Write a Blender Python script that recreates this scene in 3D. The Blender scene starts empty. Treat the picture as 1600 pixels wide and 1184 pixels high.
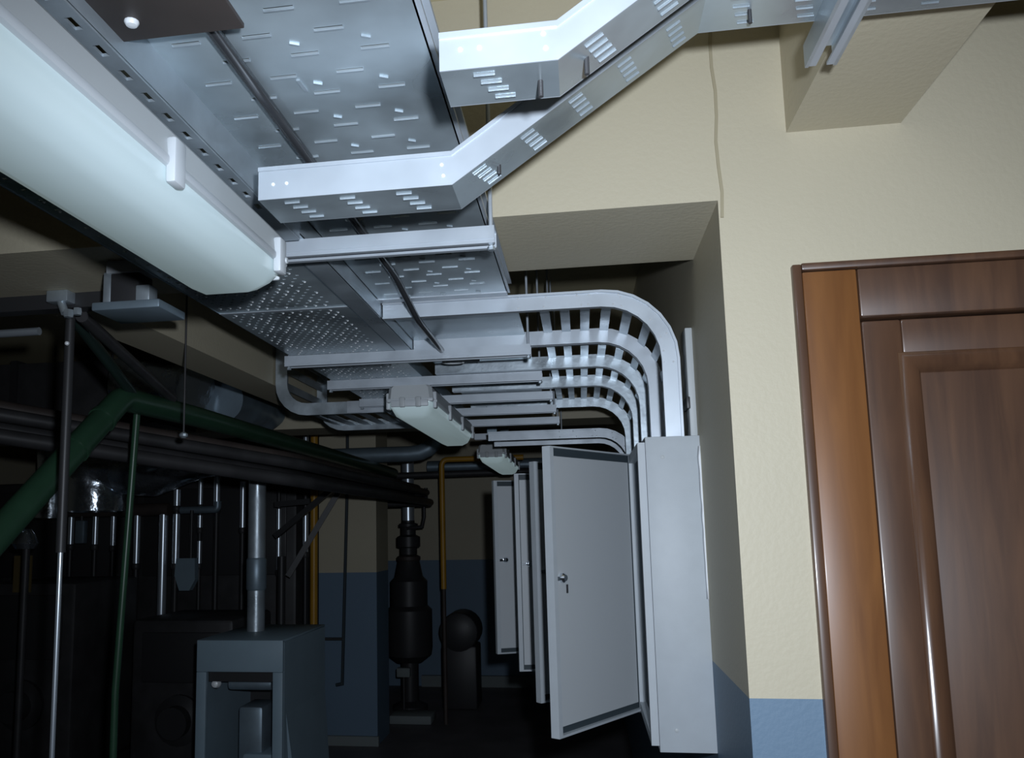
import bpy, bmesh, math, random
from mathutils import Vector, Matrix
random.seed(7)
S = bpy.context.scene
COL = S.collection

# ------------------------------------------------------------------ camera
EYE = Vector((0.0, 0.0, 1.6))
F, CX, CY = 1320.0, 700.0, 650.0
M = Matrix(((0.9876482, 0.1556375, -0.0181094), (-0.0384439, 0.1286560, -0.9909438), (-0.1518982, 0.9794001, 0.1330502)))
cam_d = bpy.data.cameras.new('camera'); cam = bpy.data.objects.new('camera', cam_d); COL.objects.link(cam)
cam_d.sensor_width = 36.0; cam_d.lens = F / 1600 * 36; cam_d.shift_x = (800 - CX) / 1600; cam_d.shift_y = (CY - 592) / 1600
cam_d.clip_start = 0.02
rt = M.transposed() @ Matrix(((1, 0, 0), (0, -1, 0), (0, 0, -1)))
cam.matrix_world = Matrix.Translation(EYE) @ rt.to_4x4()
S.camera = cam

# ------------------------------------------------------------------ light and exposure
w = bpy.data.worlds.new('world'); S.world = w; w.use_nodes = True
w.node_tree.nodes['Background'].inputs[0].default_value = (0, 0, 0, 1)
w.node_tree.nodes['Background'].inputs[1].default_value = 0.0
fl = bpy.data.lights.new('camera_flash_offscreen', 'SPOT'); fl.energy = 105; fl.color = (0.84, 0.93, 1.06); fl.shadow_soft_size = 0.022
fl.spot_size = math.radians(112); fl.spot_blend = 1.0
flo = bpy.data.objects.new('camera_flash_offscreen', fl); COL.objects.link(flo); flo.location = (0.075, -0.01, 1.685)
flo.rotation_euler = Vector((0.0, 1.0, 0.02)).to_track_quat('-Z', 'Y').to_euler()
S.view_settings.view_transform = 'Standard'; S.view_settings.look = 'None'
S.view_settings.exposure = 0.28; S.view_settings.gamma = 1.0; S.view_settings.use_curve_mapping = False

# ------------------------------------------------------------------ helpers
def at(px, py, **k):
    d = M.transposed() @ Vector(((px - CX) / F, (py - CY) / F, 1.0))
    if 'X' in k: t = k['X'] / d.x
    elif 'Y' in k: t = k['Y'] / d.y
    else: t = (k['Z'] - EYE.z) / d.z
    return EYE + d * t

WL = {}
def link(name, me, mats, parent, centre):
    o = bpy.data.objects.new(name, me); COL.objects.link(o)
    c = Vector(centre); WL[o] = c
    if parent is not None:
        o.parent = parent; o.location = c - WL[parent]
    else: o.location = c
    if not me.materials:
        for m in (mats if isinstance(mats, (list, tuple)) else [mats]): me.materials.append(m)
    return o
def mesh_obj(name, verts, faces, mat, parent=None, smooth=False, mi=None, autos=None):
    verts = [Vector(v) for v in verts]
    lo = Vector([min(v[i] for v in verts) for i in range(3)]); hi = Vector([max(v[i] for v in verts) for i in range(3)])
    c = (lo + hi) / 2; c.z = lo.z if parent is None else c.z
    me = bpy.data.meshes.new(name); me.from_pydata([v - c for v in verts], [], faces)
    o = link(name, me, mat, parent, c)
    if mi: 
        for p, i in zip(me.polygons, mi): p.material_index = i
    bm = bmesh.new(); bm.from_mesh(me); bmesh.ops.recalc_face_normals(bm, faces=bm.faces); bm.to_mesh(me); bm.free()
    if smooth:
        me.shade_smooth()
        if autos: me.set_sharp_from_angle(angle=math.radians(autos))
    return o
def empty(name, loc, label, cat, group=None):
    o = bpy.data.objects.new(name, None); COL.objects.link(o); o.location = loc; WL[o] = Vector(loc)
    o.empty_display_size = .1
    return tag(o, label, cat, group)
def tag(o, label, cat, group=None):
    o['label'] = label; o['category'] = cat
    if group: o['group'] = group
    return o
def struct(o, label=None):
    o['kind'] = 'structure'
    if label: o['label'] = label
    return o
def boxv(x0, x1, y0, y1, z0, z1):
    return [(x, y, z) for z in (z0, z1) for y in (y0, y1) for x in (x0, x1)], \
        [(0, 2, 3, 1), (4, 5, 7, 6), (0, 1, 5, 4), (2, 6, 7, 3), (0, 4, 6, 2), (1, 3, 7, 5)]
def bevel(o, wd, seg=2):
    bm = bmesh.new(); bm.from_mesh(o.data)
    bmesh.ops.bevel(bm, geom=bm.edges[:], offset=wd, segments=seg, affect='EDGES', profile=.5)
    bm.to_mesh(o.data); bm.free(); o.data.shade_smooth(); o.data.set_sharp_from_angle(angle=math.radians(40))
    return o
def bx(name, x0, x1, y0, y1, z0, z1, mat, parent=None, bv=0):
    v, f = boxv(x0, x1, y0, y1, z0, z1)
    o = mesh_obj(name, v, f, mat, parent)
    return bevel(o, bv) if bv else o
class MB:
    def __init__(s): s.v = []; s.f = []
    def box(s, *a): 
        v, f = boxv(*a); n = len(s.v); s.v += v; s.f += [tuple(i + n for i in q) for q in f]; return s
    def add(s, v, f): n = len(s.v); s.v += [Vector(q) for q in v]; s.f += [tuple(i + n for i in q) for q in f]; return s
    def build(s, name, mat, parent=None, **k): return mesh_obj(name, s.v, s.f, mat, parent, **k)
def fillet(pts, r, n=5):
    pts = [Vector(p) for p in pts]; out = [pts[0]]
    for i in range(1, len(pts) - 1):
        a, b, c = pts[i - 1], pts[i], pts[i + 1]
        d = min(r, (a - b).length * .49, (c - b).length * .49)
        p, q = b + (a - b).normalized() * d, b + (c - b).normalized() * d
        for k in range(n + 1):
            t = k / n; out.append(p * (1 - t) ** 2 + b * 2 * t * (1 - t) + q * t * t)
    out.append(pts[-1]); return out
def sweep(pts, prof, closed_prof=True, up=None):
    """profile points (a,b) swept along pts; returns verts, faces"""
    pts = [Vector(p) for p in pts]; n = len(pts); V = []; Fc = []; m = len(prof)
    t0 = (pts[1] - pts[0]).normalized()
    u = Vector(up) if up else (Vector((0, 0, 1)) if abs(t0.z) < .9 else Vector((0, 1, 0)))
    u = (u - t0 * u.dot(t0)).normalized()
    for i in range(n):
        tp = (pts[i] - pts[i - 1]).normalized() if i else t0
        tn = (pts[i + 1] - pts[i]).normalized() if i < n - 1 else tp
        t = (tp + tn).normalized(); k = 1 / max(.5, t.dot(tn))
        u = (u - t * u.dot(t)).normalized(); s = t.cross(u)
        # mitre: stretch in bend plane
        bdir = (tn - tp); bdir = bdir.normalized() if bdir.length > 1e-6 else None
        for a, b in prof:
            o = u * b + s * a
            if bdir: o = o + bdir * o.dot(bdir) * (k - 1)
            V.append(pts[i] + o)
    for i in range(n - 1):
        for j in range(m):
            if not closed_prof and j == m - 1: continue
            a = i * m + j; b = i * m + (j + 1) % m; Fc.append((a, b, b + m, a + m))
    if closed_prof: Fc.append(tuple(range(m - 1, -1, -1))); Fc.append(tuple((n - 1) * m + j for j in range(m)))
    return V, Fc
def circ(r, n=12): return [(r * math.cos(2 * math.pi * k / n), r * math.sin(2 * math.pi * k / n)) for k in range(n)]
def tube(name, pts, r, mat, parent=None, n=12, fr=0):
    if fr: pts = fillet(pts, fr)
    v, f = sweep(pts, circ(r, n)); return mesh_obj(name, v, f, mat, parent, smooth=True, autos=50)
def lathe(name, base, prof, mat, parent=None, n=20, axis='z'):
    """prof: list of (r, h) from base along axis"""
    V = []; Fc = []; base = Vector(base)
    for r, h in prof:
        for k in range(n):
            a = 2 * math.pi * k / n; c, s_ = r * math.cos(a), r * math.sin(a)
            V.append(base + Vector({'z': (c, s_, h), 'x': (h, c, s_), 'y': (c, h, s_)}[axis]))
    for i in range(len(prof) - 1):
        for k in range(n):
            a = i * n + k; b = i * n + (k + 1) % n; Fc.append((a, b, b + n, a + n))
    Fc.append(tuple(range(n))); Fc.append(tuple((len(prof) - 1) * n + k for k in range(n)))
    return mesh_obj(name, V, Fc, mat, parent, smooth=True, autos=35)

# ------------------------------------------------------------------ materials
def mat(name, col, rough=.5, metal=0., spec=.5, coat=0., bump=0., bscale=40., var=0., vscale=8., stretch=(1, 1, 1), rvar=0.):
    m = bpy.data.materials.new(name); m.use_nodes = True; nt = m.node_tree; N = nt.nodes; L = nt.links
    b = N['Principled BSDF']; b.inputs['Base Color'].default_value = (*col, 1); b.inputs['Roughness'].default_value = rough
    b.inputs['Metallic'].default_value = metal; b.inputs['Specular IOR Level'].default_value = spec
    if coat: b.inputs['Coat Weight'].default_value = coat; b.inputs['Coat Roughness'].default_value = .15
    tc = N.new('ShaderNodeTexCoord'); mp = N.new('ShaderNodeMapping'); mp.inputs['Scale'].default_value = stretch
    g = N.new('ShaderNodeNewGeometry'); L.new(g.outputs['Position'], mp.inputs['Vector'])
    if var or rvar:
        n = N.new('ShaderNodeTexNoise'); n.inputs['Scale'].default_value = vscale; n.inputs['Detail'].default_value = 4
        L.new(mp.outputs[0], n.inputs['Vector'])
        if var:
            r = N.new('ShaderNodeMapRange'); r.inputs['From Min'].default_value = .3; r.inputs['From Max'].default_value = .7
            r.inputs['To Min'].default_value = 1 - var; r.inputs['To Max'].default_value = 1 + var * .6
            L.new(n.outputs[0], r.inputs[0])
            mx = N.new('ShaderNodeVectorMath'); mx.operation = 'SCALE'; mx.inputs[0].default_value = col
            L.new(r.outputs[0], mx.inputs['Scale']); L.new(mx.outputs[0], b.inputs['Base Color'])
        if rvar:
            r2 = N.new('ShaderNodeMapRange'); r2.inputs['From Min'].default_value = .3; r2.inputs['From Max'].default_value = .7
            r2.inputs['To Min'].default_value = max(.08, rough - rvar); r2.inputs['To Max'].default_value = rough + rvar
            L.new(n.outputs[0], r2.inputs[0]); L.new(r2.outputs[0], b.inputs['Roughness'])
    if bump:
        n2 = N.new('ShaderNodeTexNoise'); n2.inputs['Scale'].default_value = bscale; n2.inputs['Detail'].default_value = 3
        L.new(mp.outputs[0], n2.inputs['Vector']); bp = N.new('ShaderNodeBump'); bp.inputs['Strength'].default_value = bump
        bp.inputs['Distance'].default_value = .02
        L.new(n2.outputs[0], bp.inputs['Height']); L.new(bp.outputs[0], b.inputs['Normal'])
    return m
def wall_mat():
    m = mat('two_tone_wall_paint', (.64, .55, .32), .55, bump=.06, bscale=90)
    nt = m.node_tree; N = nt.nodes; L = nt.links; b = N['Principled BSDF']
    g = N.new('ShaderNodeNewGeometry'); sx = N.new('ShaderNodeSeparateXYZ'); L.new(g.outputs['Position'], sx.inputs[0])
    c = N.new('ShaderNodeMath'); c.operation = 'LESS_THAN'; c.inputs[1].default_value = 1.284; L.new(sx.outputs['Z'], c.inputs[0])
    mx = N.new('ShaderNodeMix'); mx.data_type = 'RGBA'; mx.inputs[6].default_value = (.545, .49, .36, 1); mx.inputs[7].default_value = (.15, .23, .32, 1)
    L.new(c.outputs[0], mx.inputs[0])
    n = N.new('ShaderNodeTexNoise'); n.inputs['Scale'].default_value = 2.5; n.inputs['Detail'].default_value = 5; L.new(g.outputs['Position'], n.inputs['Vector'])
    r = N.new('ShaderNodeMapRange'); r.inputs['To Min'].default_value = .93; r.inputs['To Max'].default_value = 1.05; L.new(n.outputs[0], r.inputs[0])
    sc = N.new('ShaderNodeVectorMath'); sc.operation = 'SCALE'; L.new(mx.outputs[2], sc.inputs[0]); L.new(r.outputs[0], sc.inputs['Scale'])
    L.new(sc.outputs[0], b.inputs['Base Color'])
    return m
WALL = wall_mat()
CEIL = mat('ceiling_paint', (.60, .53, .34), .7, bump=.05)
FLOOR = mat('dark_floor', (.15, .14, .15), .55, var=.25, vscale=3, bump=.05)
GALV = mat('galvanised_steel', (.50, .57, .62), .38, metal=.62, var=.18, vscale=9, rvar=.12, bump=.03, bscale=60)
GALVPAN = mat('smoky_galvanised_sheet', (.52, .60, .64), .34, metal=.62, var=.35, vscale=5, rvar=.14, bump=.05, bscale=9)
GALVW = mat('bright_zinc_steel', (.50, .55, .60), .42, metal=.35, var=.06, vscale=12, rvar=.08)
GALVD = mat('dull_zinc_steel', (.28, .36, .42), .45, metal=.55, var=.15, vscale=10)
SPOT = mat('bright_rivet_zinc', (.9, .93, .95), .4, metal=.1)
PLASTIC = mat('white_plastic', (.54, .575, .60), .45)
DIFF = mat('acrylic_diffuser', (.48, .57, .60), .28, coat=.3)
DIFF.node_tree.nodes['Principled BSDF'].inputs['Emission Color'].default_value = (.72, .95, 1, 1); DIFF.node_tree.nodes['Principled BSDF'].inputs['Emission Strength'].default_value = .17
GREYPL = mat('grey_plastic', (.47, .50, .51), .5)
CAB = mat('light_grey_enamel', (.47, .51, .54), .5, var=.03, vscale=30, bump=.02, bscale=250)
CABIN = mat('grey_enamel_inside', (.50, .53, .55), .55, bump=.02, bscale=250)
GASK = mat('dark_rubber_gasket', (.035, .05, .06), .6)
CHROME = mat('chrome', (.75, .8, .85), .15, metal=1)
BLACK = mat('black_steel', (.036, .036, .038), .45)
COND = mat('glossy_black_conduit', (.04, .042, .046), .22)
DARKP = mat('dark_painted_pipe', (.05, .049, .051), .5, var=.3)
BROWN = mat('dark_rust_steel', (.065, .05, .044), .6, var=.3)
GREEN = mat('green_painted_pipe', (.028, .075, .042), .35, var=.15)
DGREEN = mat('dark_green_pipe', (.022, .04, .034), .4, var=.2)
FOIL = mat('aluminium_foil_cladding', (.78, .86, .94), .24, metal=.95, bump=.35, bscale=14, rvar=.1, vscale=6)
SILVER = mat('silver_pipe', (.80, .88, .96), .30, metal=.75)
ORANGE = mat('ochre_gas_pipe', (.50, .26, .025), .4, var=.1)
MACH = mat('grey_blue_machine_enamel', (.25, .34, .40), .5, var=.05)
MACHS = MACH
PALE = mat('pale_concrete', (.22, .25, .25), .8)
CAULK = mat('white_caulk', (.85, .88, .9), .5)
CRACK = mat('caulk_seam', (.38, .33, .22), .8)
def wood(name, a, b_, coat=.25):
    m = mat(name, a, .42, coat=coat); nt = m.node_tree; N = nt.nodes; L = nt.links; b = N['Principled BSDF']
    g = N.new('ShaderNodeNewGeometry'); mp = N.new('ShaderNodeMapping'); mp.inputs['Scale'].default_value = (22, 22, 2.2); L.new(g.outputs['Position'], mp.inputs[0])
    n = N.new('ShaderNodeTexNoise'); n.inputs['Scale'].default_value = 1.4; n.inputs['Detail'].default_value = 7; n.inputs['Distortion'].default_value = .6; L.new(mp.outputs[0], n.inputs['Vector'])
    r = N.new('ShaderNodeValToRGB'); r.color_ramp.elements[0].position = .3; r.color_ramp.elements[1].position = .72
    r.color_ramp.elements[0].color = (*b_, 1); r.color_ramp.elements[1].color = (*a, 1)
    L.new(n.outputs[0], r.inputs[0]); L.new(r.outputs[0], b.inputs['Base Color'])
    bp = N.new('ShaderNodeBump'); bp.inputs['Strength'].default_value = .08; L.new(n.outputs[0], bp.inputs['Height']); L.new(bp.outputs[0], b.inputs['Normal'])
    return m
WOODL = wood('orange_brown_wood', (.24, .10, .03), (.165, .065, .02), .1)
WOODD = wood('dark_brown_wood', (.125, .062, .033), (.07, .035, .021), .3)

WOODG = wood('glossy_dark_wood', (.125, .062, .033), (.07, .035, .021), 1.0); WOODG.node_tree.nodes['Principled BSDF'].inputs['Roughness'].default_value = .2

# ------------------------------------------------------------------ setting
XW, YD, ZB, ZC = .29, 1.667, 2.236, 2.73
YF = 8.9
struct(bx('floor', -5.2, 2.3, -2.4, YF + .2, -.1, 0, FLOOR))
struct(bx('ceiling', -5.2, 2.3, -2.4, YF + .2, ZC, ZC + .1, CEIL))
struct(bx('wall_right', XW, XW + .3, YD + .2, YF + .2, 0, ZC, WALL))
struct(bx('wall_far', -5.2, XW, YF, YF + .2, 0, ZC, WALL))
struct(bx('wall_back', -5.1, 2.2, -2.4, -2.2, 0, ZC, WALL)); struct(bx('wall_near_right', 2.2, 2.4, -2.2, YD, 0, ZC, WALL))
struct(bx('wall_left', -5.3, -5.1, -2.4, YF + .2, 0, ZC, WALL))
DX0, DX1, DZ = .419, 1.493, 2.092
struct(MB().box(XW, DX0, YD, YD + .2, 0, ZC).box(DX0, DX1, YD, YD + .2, DZ, ZC).box(DX1, 2.3, YD, YD + .2, 0, ZC).build('wall_door_side', WALL))
struct(bx('ceiling_beam', -5.1, XW, YD, 2.045, ZB, ZC, WALL))
struct(bx('ceiling_beam', -5.1, XW, 5.0, 5.35, ZB, ZC, WALL))
struct(bx('ceiling_beam', -1.486, -1.30, 2.045, 5.0, ZB, ZC, WALL))
struct(bx('ceiling_beam', .428, .640, -2.2, YD, 2.365, ZC, WALL))
struct(bx('wall_pillar', -2.043, -1.581, 6.453, 6.85, 0, ZC, WALL))
struct(bx('baseboard_pillar', -2.055, -1.569, 6.43, 6.46, 0, .07, PALE))
struct(bx('baseboard_far', -1.7, .29, YF - .05, YF, 0, .11, PALE))
pts = [(.296 + .003 * math.sin(k * 1.7), YD - .001, 2.2 + k * .053) for k in range(11)]
v, f = sweep(pts, [(-.003, -.002), (.003, -.002), (.003, .002), (-.003, .002)]); struct(mesh_obj('trim_1', v, f, CRACK))

# wooden door
dr = bpy.data.objects.new('door_1', None); COL.objects.link(dr); dr.location = ((DX0 + DX1) / 2, YD, 0); WL[dr] = dr.location.copy(); struct(dr)
for x0, x1, n in ((.424, .441, 'casing'), (1.485, 1.502, 'casing')):
    bx(n, x0, x1, YD - .014, YD + .02, 0, DZ, WOODD, dr, .003)
bx('casing', .441, 1.485, YD - .014, YD + .02, DZ - .012, DZ + .002, WOODD, dr, .003)
for x0, x1 in ((.443, .541), (1.385, 1.483)): bx('jamb', x0, x1, YD - .006, YD + .06, 0, DZ - .014, WOODL, dr, .003)
bx('head', .543, 1.383, YD - .006, YD + .06, 1.985, DZ - .014, WOODD, dr, .003)
lf = bx('stile', .548, .618, YD + .012, YD + .055, .01, 1.98, WOODD, dr, .004)
bx('stile', 1.308, 1.378, YD + .012, YD + .055, .01, 1.98, WOODD, dr, .004)
bx('rail', .618, 1.308, YD + .012, YD + .055, 1.905, 1.98, WOODD, dr, .004)
bx('rail', .618, 1.308, YD + .012, YD + .055, .01, .2, WOODD, dr, .004)
pv = [(.618, .2), (1.308, .2), (1.308, 1.905), (.618, 1.905)]; d2 = .02; d3 = .034
V = []; 
for off, y in ((0, YD + .03), (.014, YD + .008), (d2, YD + .010), (d3, YD + .024)):
    for (x, z) in pv: V.append((x + (off if x < 1 else -off), y, z + (off if z < 1 else -off)))
Fc = []
for i in range(3):
    for j in range(4): a = i * 4 + j; b = i * 4 + (j + 1) % 4; Fc.append((a, b, b + 4, a + 4))
mo = mesh_obj('moulding', V, Fc, WOODD, dr); 
bead = [(.625, .21), (1.301, .21), (1.301, 1.898), (.625, 1.898), (.625, .21)]
v, f = sweep([(x, YD + .029, z) for x, z in bead], circ(.025, 28), up=(0, 1, 0)); mesh_obj('bead', v, f, WOODG, dr, smooth=True, autos=50)
bx('panel', .642, 1.284, YD + .016, YD + .05, .227, 1.878, WOODD, dr, .004)

dr.location.x -= .007
# ------------------------------------------------------------------ cable trays overhead
def slot_mesh(name, L, wd=.004):
    v, f = boxv(-L / 2, L / 2, 0, wd * .6, -.0022, 0)
    me = bpy.data.meshes.new(name); me.from_pydata(v, [], f); me.materials.append(GALV); return me
def sheet(u0, u1, y0, y1, th, rows, P):
    """thin sheet with real openings: rows = [(ya, yb, [(ua, ub), ...])], P(u, y, h) -> point"""
    m_ = MB(); y = y0
    def b(ua, ub, ya, yb):
        if ub - ua > 1e-5 and yb - ya > 1e-5:
            v, f = boxv(ua, ub, ya, yb, 0, th); m_.add([P(*q) for q in v], f)
    for ya, yb, gaps in sorted(rows):
        b(u0, u1, y, ya); u = u0
        for ua, ub in sorted(gaps): b(u, ua, ya, yb); u = ub
        b(u, u1, ya, yb); y = yb
    b(u0, u1, y, y1); return m_
def put(name, me, loc, parent, rot=None):
    o = bpy.data.objects.new(name, me); COL.objects.link(o); o.parent = parent; o.location = Vector(loc) - WL[parent]; WL[o] = Vector(loc)
    if rot: o.rotation_euler = rot
    return o
PX0, PX1, PZ, PY0, PY1 = -.50, -.165, 2.193, -.35, 2.10
t = empty('cable_tray', ((PX0 + PX1) / 2, 1, PZ), 'wide galvanised cable tray with slotted bottom running under the beam', 'cable tray')
for x in (PX0, PX1 - .002): bx('side_wall', x, x + .002, PY0, PY1, PZ, PZ + .04, GALVW, t)
bx('edge_lip', PX1, PX1 + .010, PY0, PY1, PZ + .028, PZ + .034, GALVW, t); bx('edge_lip', PX1, PX1 + .006, PY0, PY1, PZ + .004, PZ + .009, GALVW, t)
bx('end_flange', PX0, PX1, PY1 - .03, PY1, PZ - .003, PZ + .003, GALVW, t)
sm = slot_mesh('tray_slot', .036)
sm2 = slot_mesh('tray_slot_short', .012)
r = 0; y = .62; prow = []
while y < 2.05:
    off = (0, .045)[r % 2]
    prow.append((y - .0035, y, [(PX0 + .045 + off + k * .09 - .018, PX0 + .045 + off + k * .09 + .018) for k in range(4) if PX0 + .045 + off + k * .09 < PX1 - .025]))
    for k in range(4):
        x = PX0 + .045 + off + k * .09
        if x < PX1 - .025: put('slot', sm, (x, y, PZ), t)
        if x + .045 < PX1 - .02 and r % 2 == 0: put('slot', sm2, (x + .04, y + .022, PZ), t, (0, 0, .5))
    r += 1; y += .047
sheet(PX0, PX1, PY0, PY1, .0015, prow, lambda u, y, h: (u, y, PZ + h)).build('tray_bottom', GALVPAN, t)
bo = put('slot', slot_mesh('tray_slot_cross', .03, .008), (-.345, 1.02, PZ), t, (0, 0, 1.5))

# slotted steel rail carrying the lamps
t = empty('slotted_rail', (-.52, 1, 2.15), 'zinc slotted steel rail between the lamp and the wide tray', 'rail')
bx('side_flange', -.502, -.497, -.35, 1.45, 2.140, 2.193, GALV, t)
sheet(-.548, -.497, -.35, 1.45, .004, [(.50 + k * .052 - .011, .50 + k * .052 + .011, [(-.5155, -.5065)]) for k in range(16)], lambda u, y, h: (u, y, 2.137 + h)).build('bottom_flange', GALV, t)
bx('far_side_flange', -.504, -.500, 1.45, 2.62, 2.151, 2.193, GALV, t)
bx('far_bottom_flange', -.548, -.500, 1.45, 2.62, 2.150, 2.154, GALV, t)
bx('end_plate', -.548, -.500, 1.45, 1.454, 2.14, 2.193, GALV, t)

# dark plate with a bolt
t = empty('dark_plate', (-.43, .6, 2.160), 'blackened steel plate bolted beneath the wide tray', 'plate')
bx('plate', -.502, -.352, .2, .835, 2.160, 2.166, BROWN, t, .001)
lathe('bolt', (-.468, .80, 2.160), [(.008, 0), (.008, -.002), (.006, -.005), (.002, -.006)], SPOT, t, 12)
bx('spacer', -.475, -.445, .3, .7, 2.166, 2.193, BROWN, t)

# dark conduit under the tray
o = tube('conduit', [(-.405, -.3, 2.184), (-.405, 1.85, 2.184), (-.40, 2.10, 2.139), (-.40, 2.478, 2.139)], .0085, COND, None, 12, .05)
tag(o, 'thin black conduit running lengthwise beneath the wide cable tray', 'conduit')

# offset branch trays
def branch(label, x0, xa, xb, x1, y0, y1, z0, z1, h, bolts):
    t = empty('branch_cable_tray', ((x0 + x1) / 2, y0, z0), label, 'cable tray', 'narrow branch trays rising to the right')
    P = [(x0, z0), (xa, z0), (xb, z1), (x1, z1)]
    segs = list(zip(P[:-1], P[1:]))
    mbb, mn, mf, ml = MB(), MB(), MB(), MB()
    for m_, (ya, yb, za, zb_) in ((mn, (y0 - .0015, y0, 0, h)), (mf, (y1, y1 + .0015, 0, h)), (ml, (y0 - .004, y0 + .008, h - .006, h))):
        ring = []
        for (x, z) in P: ring += [(x, ya, z + za), (x, yb, z + za), (x, yb, z + zb_), (x, ya, z + zb_)]
        fc = [(3, 2, 1, 0), (12, 13, 14, 15)]
        for i in range(3):
            for j in range(4): a = i * 4 + j; b = i * 4 + (j + 1) % 4; fc.append((a, b, b + 4, a + 4))
        m_.add(ring, fc)
    mn.build('side_wall', GALVW, t); mf.build('side_wall', GALVW, t); ml.build('edge_lip', GALVW, t)
    sl = slot_mesh('branch_slot', .022, .0035)
    for (ax, az), (bx_, bz) in segs:
        Ls = math.hypot(bx_ - ax, bz - az); ang = -math.atan2(bz - az, bx_ - ax); cs, sn = (bx_ - ax) / Ls, (bz - az) / Ls
        gaps = [[], [], [], []]; d = .045
        while d < Ls - .02:
            for k in range(4):
                yy = y0 + (y1 - y0) * (.16 + .22 * k); dd = d + k * .006
                if dd < Ls - .014:
                    put('slot', sl, (ax + cs * dd, yy, az + sn * dd), t, (0, ang, 0)); gaps[k].append((dd - .011, dd + .011))
            d += .082
        rows = [(y0 + (y1 - y0) * (.16 + .22 * k) - .003, y0 + (y1 - y0) * (.16 + .22 * k), gaps[k]) for k in range(4)]
        mbb.add(*(lambda q: (q.v, q.f))(sheet(0, Ls, y0, y1, .0015, rows, lambda u, y, h: (ax + cs * u, y, az + sn * u + h))))
    mbb.build('tray_bottom', GALVPAN, t)
    for x in (x0 + .022, x0 + .042, xa - .014): 
        lathe('rivet', (x, y0 - .0015, z0 + (.022 if x < xa - .02 else .03)), [(.0028, 0), (.0024, -.0012), (.0008, -.002)], SPOT, t, 8, 'y')
    lathe('rivet', (xa - .012, y0 - .0015, z0 + .014), [(.0028, 0), (.0024, -.0012), (.0008, -.002)], SPOT, t, 8, 'y')
    for (px_, py_) in bolts:
        c_ = at(px_, py_, Y=(y0 + y1) / 2); tube('bolt', [(c_.x, c_.y, c_.z - .006), (c_.x, c_.y, c_.z + .014)], .0028, BLACK, t, 8)
    return t
branch('narrow branch tray crossing under the wide tray then rising to the right', -.439, -.159, .194, 1.45, 1.101, 1.190, 2.0706, 2.3104, .048, ((780, 266), (1172, 30)))
branch('shorter narrow branch tray starting at the edge of the wide tray', -.128, -.006, .347, 1.45, .812, .885, 2.0706, 2.3104, .0416, ((845, 143), (917, 108)))

# support arm below the raised branch trays
t = empty('channel_bracket', (.377, 1.0, 2.274), 'open steel channel bracket carrying the raised branch trays', 'bracket')
bx('web', .355, .400, .45, 1.2534, 2.306, 2.310, GALV, t)
bx('flange', .355, .360, .45, 1.2534, 2.274, 2.306, GALV, t)
bx('flange', .395, .400, .45, 1.2534, 2.274, 2.306, GALV, t)
bx('lip', .360, .370, .45, 1.25, 2.274, 2.278, GALVW, t)
bx('lip', .385, .395, .45, 1.25, 2.274, 2.278, GALVW, t)
tube('hanger_rod', [(.377, .98, 2.29), (.377, .98, ZC)], .004, GALVD, t, 8)

# perforated left tray
LX0, LX1, LZ = -.885, -.552, 2.1505
t = empty('perforated_cable_tray', (-.72, 2.5, LZ), 'round-hole perforated galvanised cable tray beside the slotted rail', 'cable tray')
bx('seam_strip', LX0, LX1, 1.968, 1.982, LZ - .001, LZ, GALVW, t)
for x in (LX0 - .002, LX1): bx('side_wall', x, x + .002, .9, 4.28, LZ, LZ + .045, GALVD, t)
m2 = MB(); prow = []; BARY = (1.48, 2.50, 2.955, 3.41, 3.80, 4.22)
y = 1.0; r = 0
while y < 4.2:
    x = LX0 + .02 + (.0125 if r % 2 else 0); gaps = []
    while x < LX1 - .03:
        gaps.append((x - .0034, x + .0034))
        if random.random() < .32 and not any(b_ - .012 < y < b_ + .045 for b_ in BARY):
            z = LZ if y > 1.97 else LZ + .002; q = .0036
            m2.add([(x - q, y + .008, z), (x, y + .008 - q, z), (x + q, y + .008, z), (x, y + .008 + q, z), (x, y + .008, z - .0025)], [(0, 1, 4), (1, 2, 4), (2, 3, 4), (3, 0, 4)])
        x += .025
    prow.append((y - .0034, y + .0034, gaps)); y += .022; r += 1
sheet(LX0, LX1, .9, 1.970, .0015, [p for p in prow if p[1] < 1.965], lambda u, y, h: (u, y, LZ + .002 + h)).build('tray_bottom', GALVPAN, t)
sheet(LX0, LX1, 1.968, 4.28, .0015, [p for p in prow if p[0] > 1.975], lambda u, y, h: (u, y, LZ + h)).build('tray_bottom', GALVPAN, t)
a = m2.build('perforation_burrs', SPOT, t); a['kind'] = 'stuff'

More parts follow.
